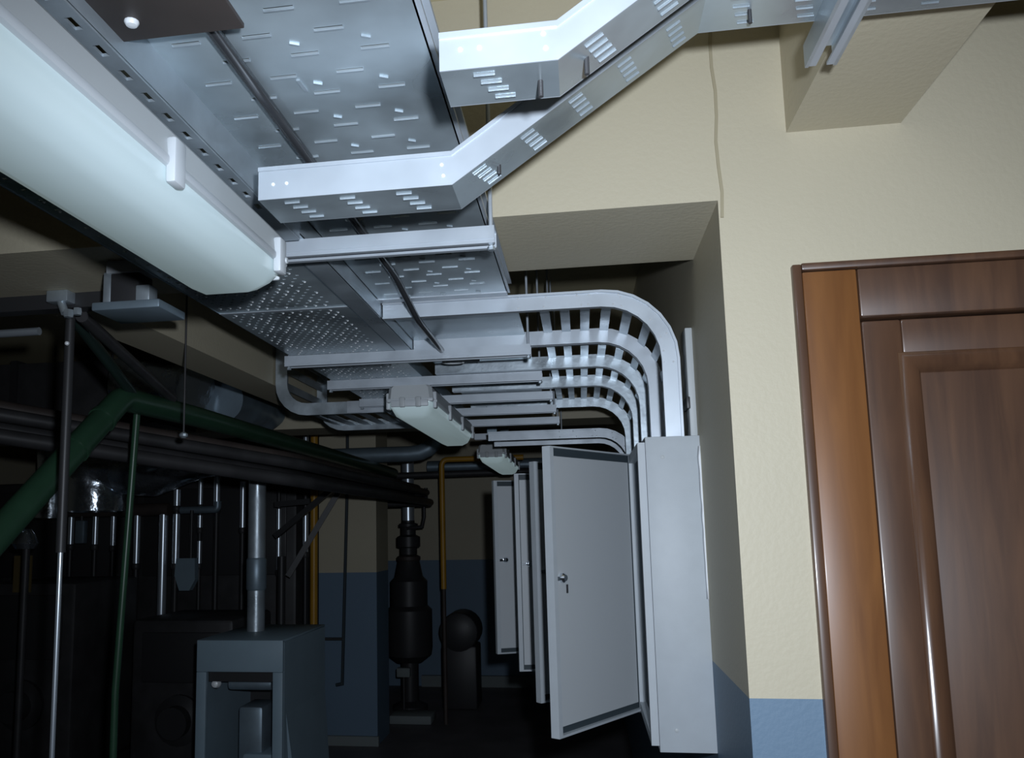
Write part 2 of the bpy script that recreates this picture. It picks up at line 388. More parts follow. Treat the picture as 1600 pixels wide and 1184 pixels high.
# support bars
barspec = [(1.48, -.60, -.138, 'first white zinc support bar, before the beam, beside the near lamp end'),
           (2.50, -.905, -.133, 'long zinc support bar under the perforated tray, nearest the first cabinet'),
           (2.955, -.905, -.120, 'zinc support bar that the middle lamp hangs from'),
           (3.41, -.905, -.098, 'zinc support bar just behind the middle lamp front end'),
           (3.80, -.60, -.096, 'zinc support bar crossing above the middle of the middle lamp'),
           (4.22, -.60, -.092, 'zinc support bar at the far end of the middle lamp'),
           (4.86, -.60, -.088, 'farthest zinc support bar, between the middle and the last lamp')]
for (y, x0, x1, lb) in barspec:
    t = empty('support_bar', ((x0 + x1) / 2, y, 2.124), lb, 'support bar', 'zinc support bars under the trays')
    h0, h1, wd, th = 2.117, 2.150, .041, .003
    prof = [(y, h0), (y + .011, h0), (y + .011, h0 + th), (y + th, h0 + th), (y + th, h1 - th), (y + wd - th, h1 - th), (y + wd - th, h0 + th), (y + wd - .011, h0 + th), (y + wd - .011, h0), (y + wd, h0), (y + wd, h1), (y, h1)]
    n = len(prof); V = [(x0, a, b) for a, b in prof] + [(x1, a, b) for a, b in prof]
    Fc = [(i, (i + 1) % n, (i + 1) % n + n, i + n) for i in range(n)] + [tuple(range(n)), tuple(range(2 * n - 1, n - 1, -1))]
    mesh_obj('channel', V, Fc, GALVW, t)
    bx('rib', x0, x1, y - .0012, y, h0 + .008, h0 + .010, GALVW, t)
    for x in (x1 - .008, x0 + .008 if x0 < -.7 else None):
        if x is None: continue
        top = ZB if (y + .02 > YD and y < 2.04) or (5 < y < 5.35) else ZC
        tube('hanger_rod', [(x, y + .02, h0 - .006), (x, y + .02, top)], .004, GALVW, t, 8)
        lathe('nut', (x, y + .02, h0 - .008), [(.007, 0), (.007, .007)], GALV, t, 6)

# cable ladders that bend down to the cabinets
def ladder_path(xs, zc, Rm, cxx, zend, up=1, n=7):
    P = [Vector((xs, 0, zc + Rm)), Vector((cxx, 0, zc + Rm))]
    for k in range(1, n + 1):
        a = math.pi / 2 * (1 - k / n); P.append(Vector((cxx + Rm * math.cos(a), 0, zc + Rm * math.sin(a))))
    P.append(Vector((cxx + Rm, 0, zend))); return P
def along(P, s):
    for a, b in zip(P[:-1], P[1:]):
        L = (b - a).length
        if s <= L: return a + (b - a) * s / L, (b - a).normalized()
        s -= L
    return P[-1], (P[-1] - P[-2]).normalized()
RUNG = {}
def ladder(label, y0, y1, xs, zc, Rm, cxx, zend, half, plate_to, mr, flip=1, gap=.055, rivets=True):
    t = empty('cable_ladder', (cxx, (y0 + y1) / 2, zc + Rm), label, 'cable ladder', 'cable ladders above the cabinets')
    P = ladder_path(xs, zc, Rm, cxx, zend)
    if flip < 0: P = [Vector((2 * cxx - p.x if False else p.x, p.y, p.z)) for p in P]
    th = .013
    for yy in (y0, y1 - th):
        Q = [Vector((p.x, yy + th / 2, p.z)) for p in P]
        v, f = sweep(Q, [(-th / 2, -half), (th / 2, -half), (th / 2, half), (-th / 2, half)], up=(0, 0, 1)); mesh_obj('side_rail', v, f, mr, t)
        if yy == y0:
            v, f = sweep([Vector((p.x, yy - .004, p.z)) for p in P], [(-.004, half - .006), (.004, half - .006), (.004, half), (-.004, half)], up=(0, 0, 1)); mesh_obj('rail_flange', v, f, GALVW, t)
            v, f = sweep([Vector((p.x, yy - .002, p.z)) for p in P], [(-.003, -half), (.003, -half), (.003, -half + .004), (-.003, -half + .004)], up=(0, 0, 1)); mesh_obj('rail_flange', v, f, GALVW, t)
    tot = sum((b - a).length for a, b in zip(P[:-1], P[1:]))
    s = (plate_to - xs) + .03; wdt = y1 - y0 - 2 * th
    key = round(wdt, 3)
    if key not in RUNG:
        v, f = boxv(-.013, .013, -wdt / 2, wdt / 2, -.002, .002); me = bpy.data.meshes.new('ladder_rung'); me.from_pydata(v, [], f); me.materials.append(GALV); RUNG[key] = me
    while s < tot - .02:
        p, d = along(P, s); nrm = Vector((-d.z, 0, d.x)) if d.x > .01 else Vector((1, 0, 0))
        nrm = Vector((-d.z, 0, d.x)) * (1)
        q = p + nrm * (half - .004)
        o = put('rung', RUNG[key], (q.x, (y0 + y1) / 2, q.z), t, (0, -math.atan2(d.z, d.x), 0))
        s += gap
    if plate_to - xs > .02: bx('plate', xs, plate_to - .04, y0 + th, y1 - th, zc + Rm + half - .008, zc + Rm + half - .006, GALVPAN, t)
    if rivets:
        mbr = MB()
        for s in (.35, .42, .51, .53, .60, .62, .68, .70, .76, .80, .83):
            if s > tot: break
            p, d = along(P, s); nrm = Vector((-d.z, 0, d.x))
            for e in (.012, -.013):
                c = p + nrm * e + Vector((random.uniform(-.01, .01), 0, 0)); q = .003
                V = [(c.x + q, y0 - .001, c.z), (c.x, y0 - .001, c.z + q), (c.x - q, y0 - .001, c.z), (c.x, y0 - .001, c.z - q), (c.x, y0 - .0035, c.z)]
                mbr.add(V, [(0, 1, 4), (1, 2, 4), (2, 3, 4), (3, 0, 4)])
        o = mbr.build('rivets', SPOT, t); o['kind'] = 'stuff'
    return t
YB = [2.112, 2.55, 2.94, 3.345, 3.93]
names = ['first', 'second', 'third', 'fourth']
for i in range(4):
    ladder(names[i] + ' cable ladder from the beam, bending down into the ' + names[i] + ' grey cabinet', YB[i] + .006, YB[i + 1] - .004, -.497, 2.010, .1625, .07, 1.815, .0215, -.11, GALV if i else GALVW)
ladder('low far cable ladder bending down behind the cabinet doors', 4.12, 4.42, -.44, 1.90, .15, .10, 1.25, .022, -.05, GALVW, gap=.05)

# left ladder turning up to the ceiling
t = empty('cable_ladder', (-1.1, 3.75, 2.15), 'dull cable ladder turning up beside the lengthwise beam', 'cable ladder')
R0, half = .115, .026
Pl = [Vector((-.70, 0, 2.184)), Vector((-1.15, 0, 2.184))]
for k in range(1, 7):
    a = math.pi / 2 * k / 6; Pl.append(Vector((-1.15 - R0 * math.sin(a), 0, 2.184 + R0 - R0 * math.cos(a))))
Pl.append(Vector((-1.265, 0, ZC)))
Pl[0].z = Pl[1].z = 2.1235; 
for i in range(2, len(Pl) - 1): Pl[i].z -= .0605
for yy in (3.465, 4.05):
    v, f = sweep([Vector((p.x, yy, p.z)) for p in Pl], [(-.008, -half), (.008, -half), (.008, half), (-.008, half)], up=(0, 0, 1)); mesh_obj('side_rail', v, f, GALV, t)
v, f = boxv(-.018, .018, -.29, .29, -.002, .002); me = bpy.data.meshes.new('wide_rung'); me.from_pydata(v, [], f); me.materials.append(GALV)
s = .03; tot = sum((b - a).length for a, b in zip(Pl[:-1], Pl[1:]))
while s < tot - .02:
    p, d = along(Pl, s); put('rung', me, (p.x, 3.75, p.z), t, (0, -math.atan2(d.z, d.x), 0)); s += .075
bx('joint_plate', -.97, -.80, 3.453, 3.457, 2.10, 2.15, GALVW, t)

# ------------------------------------------------------------------ lamps
def lamp(label, xc, y0, y1, zb=1.995):
    t = empty('fluorescent_lamp', (xc, (y0 + y1) / 2, zb), label, 'lamp', 'waterproof fluorescent lamps in a row')
    hw = .0825
    def ring(y, w_, ztop, zbot, bev):
        return [(xc - w_, y, ztop), (xc - w_, y, zbot + bev * 1.1), (xc - w_ + bev * .45, y, zbot + bev * .35), (xc - w_ + bev * 1.2, y, zbot), (xc + w_ - bev * 1.2, y, zbot), (xc + w_ - bev * .45, y, zbot + bev * .35), (xc + w_, y, zbot + bev * 1.1), (xc + w_, y, ztop)]
    def loft(name, R, m_, sm=True, autos=35):
        n = len(R[0]); V = [p for r_ in R for p in r_]; Fc = [tuple(range(n)), tuple(range((len(R) - 1) * n, len(R) * n))]
        for i in range(len(R) - 1):
            for j in range(n): a = i * n + j; b = i * n + (j + 1) % n; Fc.append((a, b, b + n, a + n))
        return mesh_obj(name, V, Fc, m_, t, smooth=sm, autos=autos)
    zt = zb + .060
    D = loft('diffuser', [ring(y0 + .004, hw - .012, zt, zt - .012, .008), ring(y0 + .012, hw - .008, zt, zt - .026, .014), ring(y0 + .03, hw - .006, zt, zb + .012, .03), ring(y0 + .06, hw - .005, zt, zb, .034),
                          ring(y1 - .06, hw - .005, zt, zb, .034), ring(y1 - .03, hw - .006, zt, zb + .012, .03), ring(y1 - .012, hw - .008, zt, zt - .026, .014), ring(y1 - .004, hw - .012, zt, zt - .012, .008)], DIFF, True, 60)
    bx('seal_rim', xc - hw - .002, xc + hw + .002, y0, y1, zt - .004, zt + .010, PLASTIC, t, .004)
    H = loft('housing', [[(xc - hw + i_, y, zt + .008), (xc - hw + .004 + i_, y, zt + .046), (xc - hw + .012 + i_, y, zt + .056), (xc + hw - .012 - i_, y, zt + .056), (xc + hw - .004 - i_, y, zt + .046), (xc + hw - i_, y, zt + .008)] for y, i_ in ((y0 + .002, .012), (y0 + .016, 0), (y1 - .016, 0), (y1 - .002, .012))], PLASTIC if False else GREYPL, True, 30)
    L = y1 - y0
    for sd in (-1, 1):
        for k in range(4):
            yy = y0 + L * (.035 + .31 * k)
            X = xc + sd * hw
            lt = bx('latch', min(X - sd * .004, X + sd * .010), max(X - sd * .004, X + sd * .010), yy - .015, yy + .015, zt - .026, zt + .034, PLASTIC, t, .004)
    for y_, s_ in ((y0, -1), (y1, 1)):
        for dx in (-.036, .022):
            bx('end_clip', xc + dx, xc + dx + .020, min(y_, y_ + s_ * .012), max(y_, y_ + s_ * .012), zt - .024, zt + .012, GREYPL, t, .003)
        bx('end_lip', xc - .068, xc + .068, min(y_ + s_ * .002, y_ + s_ * .009), max(y_ + s_ * .002, y_ + s_ * .009), zt - .022, zt + .002, PLASTIC, t, .003)
        lathe('knob', (xc + hw - .004, y_ - s_ * .03, zt + .0), [(.007, 0), (.008, .006), (.005, .016)], PLASTIC, t, 10, 'x')
    for yy in ((y0 + .2, y1 - .2) if y0 < 5 else (y0 + .1, y1 - .2)): bx('mounting_bracket', xc - .03, xc + .03, yy - .02, yy + .02, zt + .045, 2.139 if y0 < 2 else 2.118 if y0 < 5 else ZB if yy < 5.35 else ZC, GALVD, t)
    return t
lamp('large white fluorescent lamp beside the wide slotted tray, before the beam', -.572, .16, 1.36, 1.998)
lamp('middle white fluorescent lamp hanging under the support bars', -.590, 2.92, 4.06, 1.998)
lamp('far white fluorescent lamp beyond the cabinet doors', -.535, 5.15, 6.35, 1.998)

# ------------------------------------------------------------------ cabinets
def cabinet(i, y0, y1, hinge_y, w_, theta, zb, label):
    t = empty('switch_cabinet', ((.16 + XW) / 2, (y0 + y1) / 2, zb), label, 'cabinet', 'grey wall cabinets with open doors')
    x0, zt = .160, 1.816; th = .004
    zb2 = zb
    bx('side_panel', x0, XW, y0, y0 + th, zb2, zt, CAB, t, .0015)
    bx('side_panel', x0, XW, y1 - th, y1, zb2, zt, CAB, t)
    bx('top_panel', x0, XW, y0 + th, y1 - th, zt - th, zt, CAB, t); bx('bottom_panel', x0, XW, y0 + th, y1 - th, zb2, zb2 + th, CAB, t)
    bx('back_panel', XW - th, XW, y0 + th, y1 - th, zb2 + th, zt - th, CABIN, t)
    m_ = MB(); e = .022; xf = x0 - .018
    m_.box(xf, x0, y0 + .012, y0 + .012 + e, zb2 + .012, zt - .012).box(xf, x0, y1 - e - .006, y1 - .006, zb2 + .012, zt - .012).box(xf, x0, y0 + .012 + e, y1 - e - .006, zt - .012 - e, zt - .012).box(xf, x0, y0 + .012 + e, y1 - e - .006, zb2 + .012, zb2 + .012 + e)
    m_.build('front_rim', CAB, t)
    for zz in (zt - .05, zb2 + .05):
        lathe('screw', (.20, y0, zz), [(.005, 0), (.005, -.002), (.002, -.003)] if i == 0 else [(.005, .0035), (.005, .002), (.002, .001)], GREYPL, t, 10, 'y')
    # door, origin on hinge, closed along -Y, opened about Z
    hx = xf - .003; z0, z1 = zb + .012, zt - .008
    dm = MB(); R_ = .022
    dm.box(-.002, .001, -w_, 0, z0, z1).box(.001, R_, -w_, -w_ + .016, z0, z1).box(.001, R_, -.010, 0, z0, z1).box(.001, R_, -w_ + .016, -.010, z1 - .004, z1).box(.001, R_, -w_ + .016, -.010, z0, z0 + .006)
    def place(m_or, name, mt, par, hinge):
        rotm = Matrix.Rotation(-theta, 4, 'Z')
        V = [rotm @ Vector(v) + Vector((hx, hinge_y, 0)) for v in m_or.v]
        return mesh_obj(name, V, m_or.f, mt, par)
    d = place(dm, 'door', CAB, t, 0)
    g = MB(); o_ = .020
    for a in ((.001, .009, -w_ + .016, -w_ + .016 + .004, z0 + .006, z1 - .004), (.001, .009, -.016, -.010, z0 + .006, z1 - .004), (.001, .009, -w_ + .02, -.016, z1 - .004 - o_, z1 - .004), (.001, .009, -w_ + .02, -.016, z0 + .006, z0 + .006 + .016)): g.box(*a)
    place(g, 'gasket', GASK, d, 0)
    pn = MB().box(.001, .010, -w_ + .020, -.018, z0 + .022, z1 - .024); place(pn, 'inner_panel', CABIN if i else CABIN, d, 0)
    zl = z0 + (z1 - z0) * .535
    lk = MB(); c = (-w_ + .050, zl)
    for r_, xa in ((.012, .010), (.012, .020), (.007, .024)):
        pass
    n = 14; rings = [(.012, .009), (.012, .018), (.008, .024), (.002, .025)]
    V = [(xx, c[0] + r_ * math.cos(2 * math.pi * k / n), c[1] + r_ * math.sin(2 * math.pi * k / n)) for r_, xx in rings for k in range(n)]
    Fc = [(q * n + k, q * n + (k + 1) % n, (q + 1) * n + (k + 1) % n, (q + 1) * n + k) for q in range(3) for k in range(n)] + [tuple(range(3 * n, 4 * n)), tuple(range(n))]
    lk.add(V, Fc); lk.box(.009, .016, c[0] - .028, c[0] - .006, zl - .006, zl + .004)
    place(lk, 'lock', CHROME, d, 0)
    if i == 0: place(MB().box(.009, .0125, c[0] + .020, c[0] + .026, zl - .04, zl - .018), 'key_slot', BLACK, d, 0)
    hg = MB().box(-.004, .008, -.004, .008, z1 - .12, z1 - .06).box(-.004, .008, -.004, .008, z0 + .06, z0 + .12); place(hg, 'hinge', GREYPL, d, 0)
    return t
cabinet(0, YB[0], YB[1], 2.54, .43, .57, 1.075, 'first grey wall cabinet, next to the wooden door, its door wide in view')
cabinet(1, YB[1], YB[2], 2.93, .385, .88, 1.06, 'second grey wall cabinet from the wooden door, with its door open')
cabinet(2, YB[2], YB[3], 3.335, .40, 1.39, 1.06, 'third grey wall cabinet from the wooden door, with its door open')
cabinet(3, YB[3], YB[4], 3.92, .57, 1.16, 1.06, 'fourth grey wall cabinet from the wooden door, door farthest out')
# caulk bead on the panel edge
V = []; Fc = []; n = 14
for k in range(n):
    z = 1.79 - k * .028; wd = .004 + .004 * abs(math.sin(k * 1.3)) * (1 - k / n)
    for dx, dy in ((-wd, -.001), (0, -.006), (.001, -.001), (0, .002)): V.append((XW - .001 + dx, YB[0] - .0005 + dy, z))
for k in range(n - 1):
    for j in range(4): a = k * 4 + j; b = k * 4 + (j + 1) % 4; Fc.append((a, b, b + 4, a + 4))
Fc += [(0, 1, 2, 3), (n * 4 - 4, n * 4 - 3, n * 4 - 2, n * 4 - 1)]
tag(mesh_obj('caulk_bead', V, Fc, CAULK, None, smooth=True), 'smeared white caulk bead along the edge of the first cabinet', 'caulk')
# trunking on wall behind the first ladder
t = empty('wall_trunking', (.28, 2.14, 1.82), 'short grey trunking with black clip on the wall by the first ladder', 'trunking')
bx('cover', .272, XW, 2.135, 2.19, 1.816, 2.09, GREYPL, t, .003)
bx('clip', .266, .275, 2.128, 2.198, 1.885, 1.915, BLACK, t, .002)

# loose cables on the trays
for k, (px, py, zz, R_) in enumerate(((708, 566, 2.150, .028), (694, 601, 2.152, .024))):
    c = at(px, py, Z=zz); P = [c + Vector((R_ * math.cos(a) * 1.2, R_ * .7 * math.sin(a), .004 * a / 6)) for a in [j * .42 for j in range(16)]]
    P.append(P[-1] + Vector((.05, .03, .004)))
    tag(tube('cable_coil', P, .0045, PLASTIC if k == 0 else mat('pale_cable', (.6, .55, .42), .5), None, 8), ('small white cable loop lying between the support bars', 'small cream cable loop lying above the middle lamp')[k], 'cable')

# ------------------------------------------------------------------ under the beam on the left: dark channel, clamp, box
t = empty('beam_channel', (-1.9, 2.0, 2.19), 'dark steel channel fixed beneath the cross beam with zinc clamp', 'channel')
bx('channel', -2.9, -1.17, 1.985, 2.03, 2.196, ZB, BLACK, t)
c = at(92, 462, Y=1.96)
bx('clamp_plate', c.x - .03, c.x + .03, 1.95, 1.99, 2.205, ZB, GALV, t, .003)
tube('clamp_bolt', [(c.x + .0, 1.965, 2.235), (c.x + .008, 1.962, 2.20), (c.x + .02, 1.96, 2.175)], .011, GALV, t, 8)
lathe('clamp_nut', (c.x + .03, 1.96, 2.163), [(.012, 0), (.014, .008), (.012, .02)], GALV, t, 6)
lathe('clamp_nut', (c.x + .055, 1.96, 2.168), [(.010, 0), (.012, .008), (.010, .018)], GALV, t, 6)
t = empty('hanger_box', (-1.0, 1.78, 2.11), 'black box on a zinc plate hanging under the beam near the large lamp', 'bracket')
a, b = at(172, 430, Y=1.78), at(235, 430, Y=1.78)
bx('top_bracket', a.x, b.x, 1.76, 1.82, 2.205, ZB, PLASTIC, t, .004)
bx('box', a.x + .01, b.x - .02, 1.765, 1.83, 2.132, 2.207, BLACK, t, .004)
bx('plate', a.x - .02, b.x + .045, 1.74, 1.87, 2.112, 2.132, GALVD, t, .004)
bx('bolt_block', b.x - .02, b.x + .015, 1.75, 1.79, 2.132, 2.17, GALV, t, .004)
bx('cheek', a.x - .008, a.x + .012, 1.765, 1.83, 2.12, 2.21, GALV, t, .003)

# ------------------------------------------------------------------ boiler-room pipework (left)
def pipe(name, pts, r_, m_, label, fr=0, group=None, n=14, cat='pipe'):
    return tag(tube(name, pts, r_, m_, None, n, fr), label, cat, group)
# long pipes running to the far wall
J = at(190, 622, X=-1.53)
g0 = at(0, 832, Y=2.1); g1 = g0 + (g0 - J) * .3
t = empty('green_pipe', (J.x, J.y, J.z), 'thick green pipe slanting down to the left from an elbow', 'pipe')
tube('pipe_run', [(J.x, J.y + .07, J.z), J, g1, (g1.x, g1.y, 0)], .042, GREEN, t, 18, .1)
tube('far_run', [(-2.2, 6.956, J.z + .010), (J.x, 6.956, J.z + .010), (J.x, 3.2, J.z + .010), (J.x, J.y + .05, J.z)], .0415, GREEN, t, 18, .12)
d = (J - g0).normalized()
for e in (.13, .30):
    q = J - d * e; v, f = sweep([q - d * .008, q + d * .008], circ(.046, 18)); mesh_obj('weld_collar', v, f, GREEN, t, smooth=True, autos=40)
longs = [(-1.486, 1.940, .045, DGREEN, 'thick dark green pipe running lengthwise below the green elbow'),
         (-1.400, 1.870, .035, DARKP, 'black pipe running lengthwise below the thick dark green pipe'),
         (-1.362, 1.952, .028, BROWN, 'thin brownish pipe running lengthwise nearest the lengthwise beam'),
         (-1.270, 1.832, .030, DARKP, 'lowest black pipe of the lengthwise bundle'),
         (-1.296, 1.916, .027, DARKP, 'thin black pipe between the brownish pipe and the lowest pipe of the bundle')]
def offset_path(P, o):
    # nested parallel course: every vertex moved to the right-hand side in plan, heights kept
    D = [Vector((b[0] - a[0], b[1] - a[1])).normalized() for a, b in zip(P[:-1], P[1:])]; out = []
    for i_, p in enumerate(P):
        n1 = Vector((D[max(0, i_ - 1)].y, -D[max(0, i_ - 1)].x)); n2 = Vector((D[min(len(D) - 1, i_)].y, -D[min(len(D) - 1, i_)].x))
        m_ = (n1 + n2).normalized(); m_ = m_ / m_.dot(n1)
        out.append(Vector((p[0] + m_.x * o, p[1] + m_.y * o, p[2])))
    return out
for (x_, z_, r_, m_, lb) in longs:
    P_ = offset_path([(-5.04, 2.95, .165), (-2.36, 2.95, .165), (-1.486, 3.9, 0), (-1.486, 7.02, 0), (-2.2, 7.02, 0)], x_ + 1.486)
    pipe('service_pipe', [p + Vector((0, 0, z_)) for p in P_], r_, m_, lb, .14, group='long dark pipes')
t = empty('ventilation_duct', (-3.7, 4.7, 2.25), 'black rectangular ventilation duct under the ceiling at the far left', 'duct')
bx('body', -5.05, -2.36, 4.47, 4.95, 2.25, 2.62, DARKP, t, .006)
for x_ in (-4.3, -3.3, -2.42): bx('flange', x_, x_ + .04, 4.45, 4.97, 2.235, 2.635, BLACK, t)
for x_ in (-4.6, -2.8): tube('hanger_rod', [(x_, 4.7, 2.6), (x_, 4.7, ZC)], .006, BLACK, t, 8)
# struts above the elbow
pipe('strut', [at(112, 492, Y=2.12), at(205, 612, Y=2.66)], .018, DGREEN, 'dark strut running from the black post down to the green elbow', cat='strut')
pipe('strut', [at(128, 494, Y=2.035), (J.x + .02, J.y + .32, J.z + .045)], .017, DARKP, 'longer dark strut running from the beam down to the pipe behind the green elbow', cat='strut')
# black post
c = at(104, 640, Y=2.01)
t = empty('black_post', (c.x, 2.01, 0), 'black vertical post with a shiny lower half, hanging from the dark channel', 'post')
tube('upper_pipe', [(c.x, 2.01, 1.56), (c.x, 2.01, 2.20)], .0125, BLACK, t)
tube('lower_pipe', [(c.x, 2.01, 0), (c.x, 2.01, 1.57)], .0065, SILVER, t)
lathe('bolt', (c.x + .003, 1.996, at(104, 537, Y=2.0).z), [(.006, 0), (.005, -.004), (.002, -.006)], SPOT, t, 10, 'y')
x1_ = at(62, 507, Y=2.06).x; pipe('silver_pipe', [(-2.9, 2.06, 2.150), (x1_, 2.06, 2.158)], .011, SILVER, 'thin silver pipe just below the dark channel')
# thin hanging rod from the ceiling
c1 = at(287, 675, X=-1.288); yr = c1.y
t = empty('hanging_rod', (c1.x, yr, c1.z), 'thin rod hanging beside the lengthwise beam with a clamp', 'rod')
tube('rod', [(c1.x, yr, ZC), (c1.x, yr, c1.z)], .0035, DARKP, t, 8); lathe('clamp', (c1.x, yr, c1.z - .02), [(.006, 0), (.014, .006), (.014, .014), (.006, .02)], GALV, t, 10)

# foil clad ducts
def crumple(o, amp, sc):
    from mathutils import noise
    for v in o.data.vertices:
        n_ = noise.noise(v.co * sc + Vector((3.1, 1.7, 9.2))); v.co += v.normal * amp * n_
def duct(name, pts, r_, label, fr, amp=.02, n=28, sub=.05, m_=FOIL):
    P = fillet(pts, fr, 10); Q = [P[0]]
    for a, b in zip(P[:-1], P[1:]):
        k = max(1, int((b - a).length / sub))
        for j in range(1, k + 1): Q.append(a + (b - a) * j / k)
    v, f = sweep(Q, circ(r_, n)); o = mesh_obj(name, v, f, m_, None, smooth=True, autos=60); crumple(o, amp, 9); return o
a, b = at(215, 600, Y=4.25), at(312, 612, Y=4.15)
tag(duct('foil_duct', [(a.x - .12, 4.30, a.z + .04), (a.x, 4.27, a.z), (b.x, 4.10, b.z)], .125, '', .1, .026), 'crumpled foil-wrapped duct right under the ceiling beside the lengthwise beam', 'duct')
a = at(345, 628, Y=4.4); tag(duct('foil_duct', [(a.x + .05, 4.95, a.z), (a.x + .07, 4.25, a.z - .02)], .12, '', .05, .02, m_=GALVD), 'dull wrapped duct end beside the crumpled foil duct', 'duct')
t = empty('foil_duct', tuple(at(150, 735, Y=5.75)), 'large foil-clad duct with a streaked elbow and a tapering cone', 'duct')
a = at(150, 735, Y=5.75)
def kid(o, par):
    o.parent = par; o.location = WL[o] - WL[par]; return o
o = duct('elbow', [(a.x, 5.75, a.z - .30), (a.x, 5.75, a.z + .02), (a.x + .30, 5.75, a.z + .06)], .21, '', .16, .012); kid(o, t)
c = at(250, 730, Y=5.75)
o = lathe('reducer', (c.x - .30, 5.75, c.z + .02), [(.205, 0), (.22, .10), (.23, .26), (.11, .62), (.08, .80)], FOIL, None, 28, 'x'); kid(o, t); o.location.z = c.z + .02 - .23 - WL[t].z
a = at(86, 735, Y=5.75); a.x -= .03; tag(duct('foil_pipe', [(a.x, 5.75, a.z - .35), (a.x, 5.75, ZC)], .10, '', .05, .01), 'narrow foil-clad upright behind the slanting green pipe', 'duct')

# manifold and vertical pipes with silver sleeves
ym = 6.2
za = at(200, 797, Y=ym).z
pipe('manifold', [(at(85, 797, Y=ym).x, ym, za), (at(265, 797, Y=ym).x, ym, za)], .05, BROWN, 'dark horizontal manifold above the short silver sleeves', cat='manifold')
sp = [(112, [(803, 850)], 10, 'nearest the black post'), (150, [(803, 850)], 10, 'beside the pale flat valve'), (178, [(803, 852)], 9, 'beside the slender green pipe'), (215, [(803, 880)], 11, 'partly behind the slender green pipe'),
      (277, [(765, 790), (803, 880)], 12, 'right beside the long silver pipe'), (314, [(742, 788), (805, 824), (845, 880)], 8, 'with three silver sleeves above the gauge box'), (340, [(714, 792)], 11, 'with a tall sleeve ending at the angle pipe'),
      (380, [(752, 824)], 10, 'next to the flue of the grey burner cabinet'), (437, [(660, 674), (795, 890)], 8, 'behind the black braces'), (478, [(664, 692), (800, 862)], 9, 'right behind the ochre pipe at the pillar')]
for (x, secs, wd, ds) in sp:
    yy = ym if x < 300 else 6.3
    a = at(x, secs[0][0], Y=yy); r_ = wd / 2 * yy / F
    t = empty('riser_pipe', (a.x, yy, 0), 'dark riser with silver sleeve, ' + ds, 'pipe', 'dark risers with silver sleeves')
    top = za if x < 250 else min(2.68, a.z + .3)
    tube('core', [(a.x, yy, 0), (a.x, yy, top)], r_ * .8, BLACK, t)
    for y0_, y1_ in secs:
        z1_, z0_ = at(x, y0_, Y=yy).z, at(x, y1_, Y=yy).z
        tube('sleeve', [(a.x, yy, z0_), (a.x, yy, z1_)], r_, SILVER, t)
        lathe('collar', (a.x, yy, z0_ - .045), [(r_ * 1.05, 0), (r_ * 1.25, .01), (r_ * 1.25, .035), (r_ * 1.05, .045)], DARKP, t, 14)
a, b = at(256, 800, Y=ym), at(250, 1035, Y=ym)
t = empty('long_silver_pipe', (a.x, ym, 0), 'long vertical silver pipe hanging from the manifold', 'pipe')
tube('pipe', [(a.x, ym, b.z), (a.x, ym, a.z + .02)], .034, SILVER, t); tube('foot', [(a.x, ym, 0), (a.x, ym, b.z + .01)], .026, BLACK, t)
a = at(127, 831, Y=6.18); t = empty('flat_valve', (a.x, 6.18, a.z), 'pale flat valve between two silver sleeves', 'valve')
bx('body', a.x - .038, a.x + .038, 6.15, 6.21, a.z - .09, a.z + .09, GALVD, t, .01); tube('stem', [(a.x, 6.18, a.z + .08), (a.x, 6.18, za)], .015, BLACK, t, 8)
a, b = at(213, 678, Y=2.78), at(180, 1080, Y=2.78)
t = empty('slender_green_pipe', (a.x, 2.78, 0), 'slender green upright pipe dropping from the green elbow pipe', 'pipe')
tube('pipe', [(b.x, 2.78, 0), (b.x, 2.78, b.z), (a.x, 2.78, J.z - .03)], .0125, GREEN, t)
a, b = at(283, 797, Y=6.15), at(340, 792, Y=6.15)
pipe('angle_pipe', [(a.x, 6.15, a.z), (b.x, 6.15, a.z), (b.x, 6.15, a.z + .06)], .028, GALVD, 'little grey angle pipe joining two risers', .05)
a = at(292, 895, Y=6.1)
t = empty('gauge_box', (a.x, 6.1, a.z - .12), 'pale grey gauge box hanging below the angle pipe', 'gauge')
V = [(a.x - .08, 6.08, a.z + .11), (a.x + .07, 6.08, a.z + .11), (a.x + .075, 6.08, a.z - .05), (a.x + .03, 6.08, a.z - .13), (a.x - .05, 6.08, a.z - .13), (a.x - .09, 6.08, a.z - .02)]
V += [(x, y + .06, z) for x, y, z in V]; mesh_obj('housing', V, [(0, 1, 2, 3, 4, 5), (11, 10, 9, 8, 7, 6)] + [(i, (i + 1) % 6, (i + 1) % 6 + 6, i + 6) for i in range(6)], MACH, t)
tube('neck', [(a.x + .02, 6.12, a.z + .1), (a.x + .02, 6.12, at(300, 797, Y=6.12).z)], .014, BLACK, t)
a = at(40, 835, Y=4.4)
t = empty('valve', (a.x, 4.4, 0), 'crumpled shiny valve on a dark stem at the far left', 'valve')
lathe('body', (a.x, 4.4, a.z - .08), [(.05, 0), (.07, .03), (.05, .08), (.03, .11)], FOIL, t, 12); tube('lever', [(a.x - .08, 4.36, a.z - .02), (a.x, 4.36, a.z + .03), (a.x + .05, 4.36, a.z + .1)], .014, FOIL, t, 8)
tube('stem', [(a.x + .01, 4.4, 0), (a.x + .01, 4.4, a.z - .06)], .02, DARKP, t)
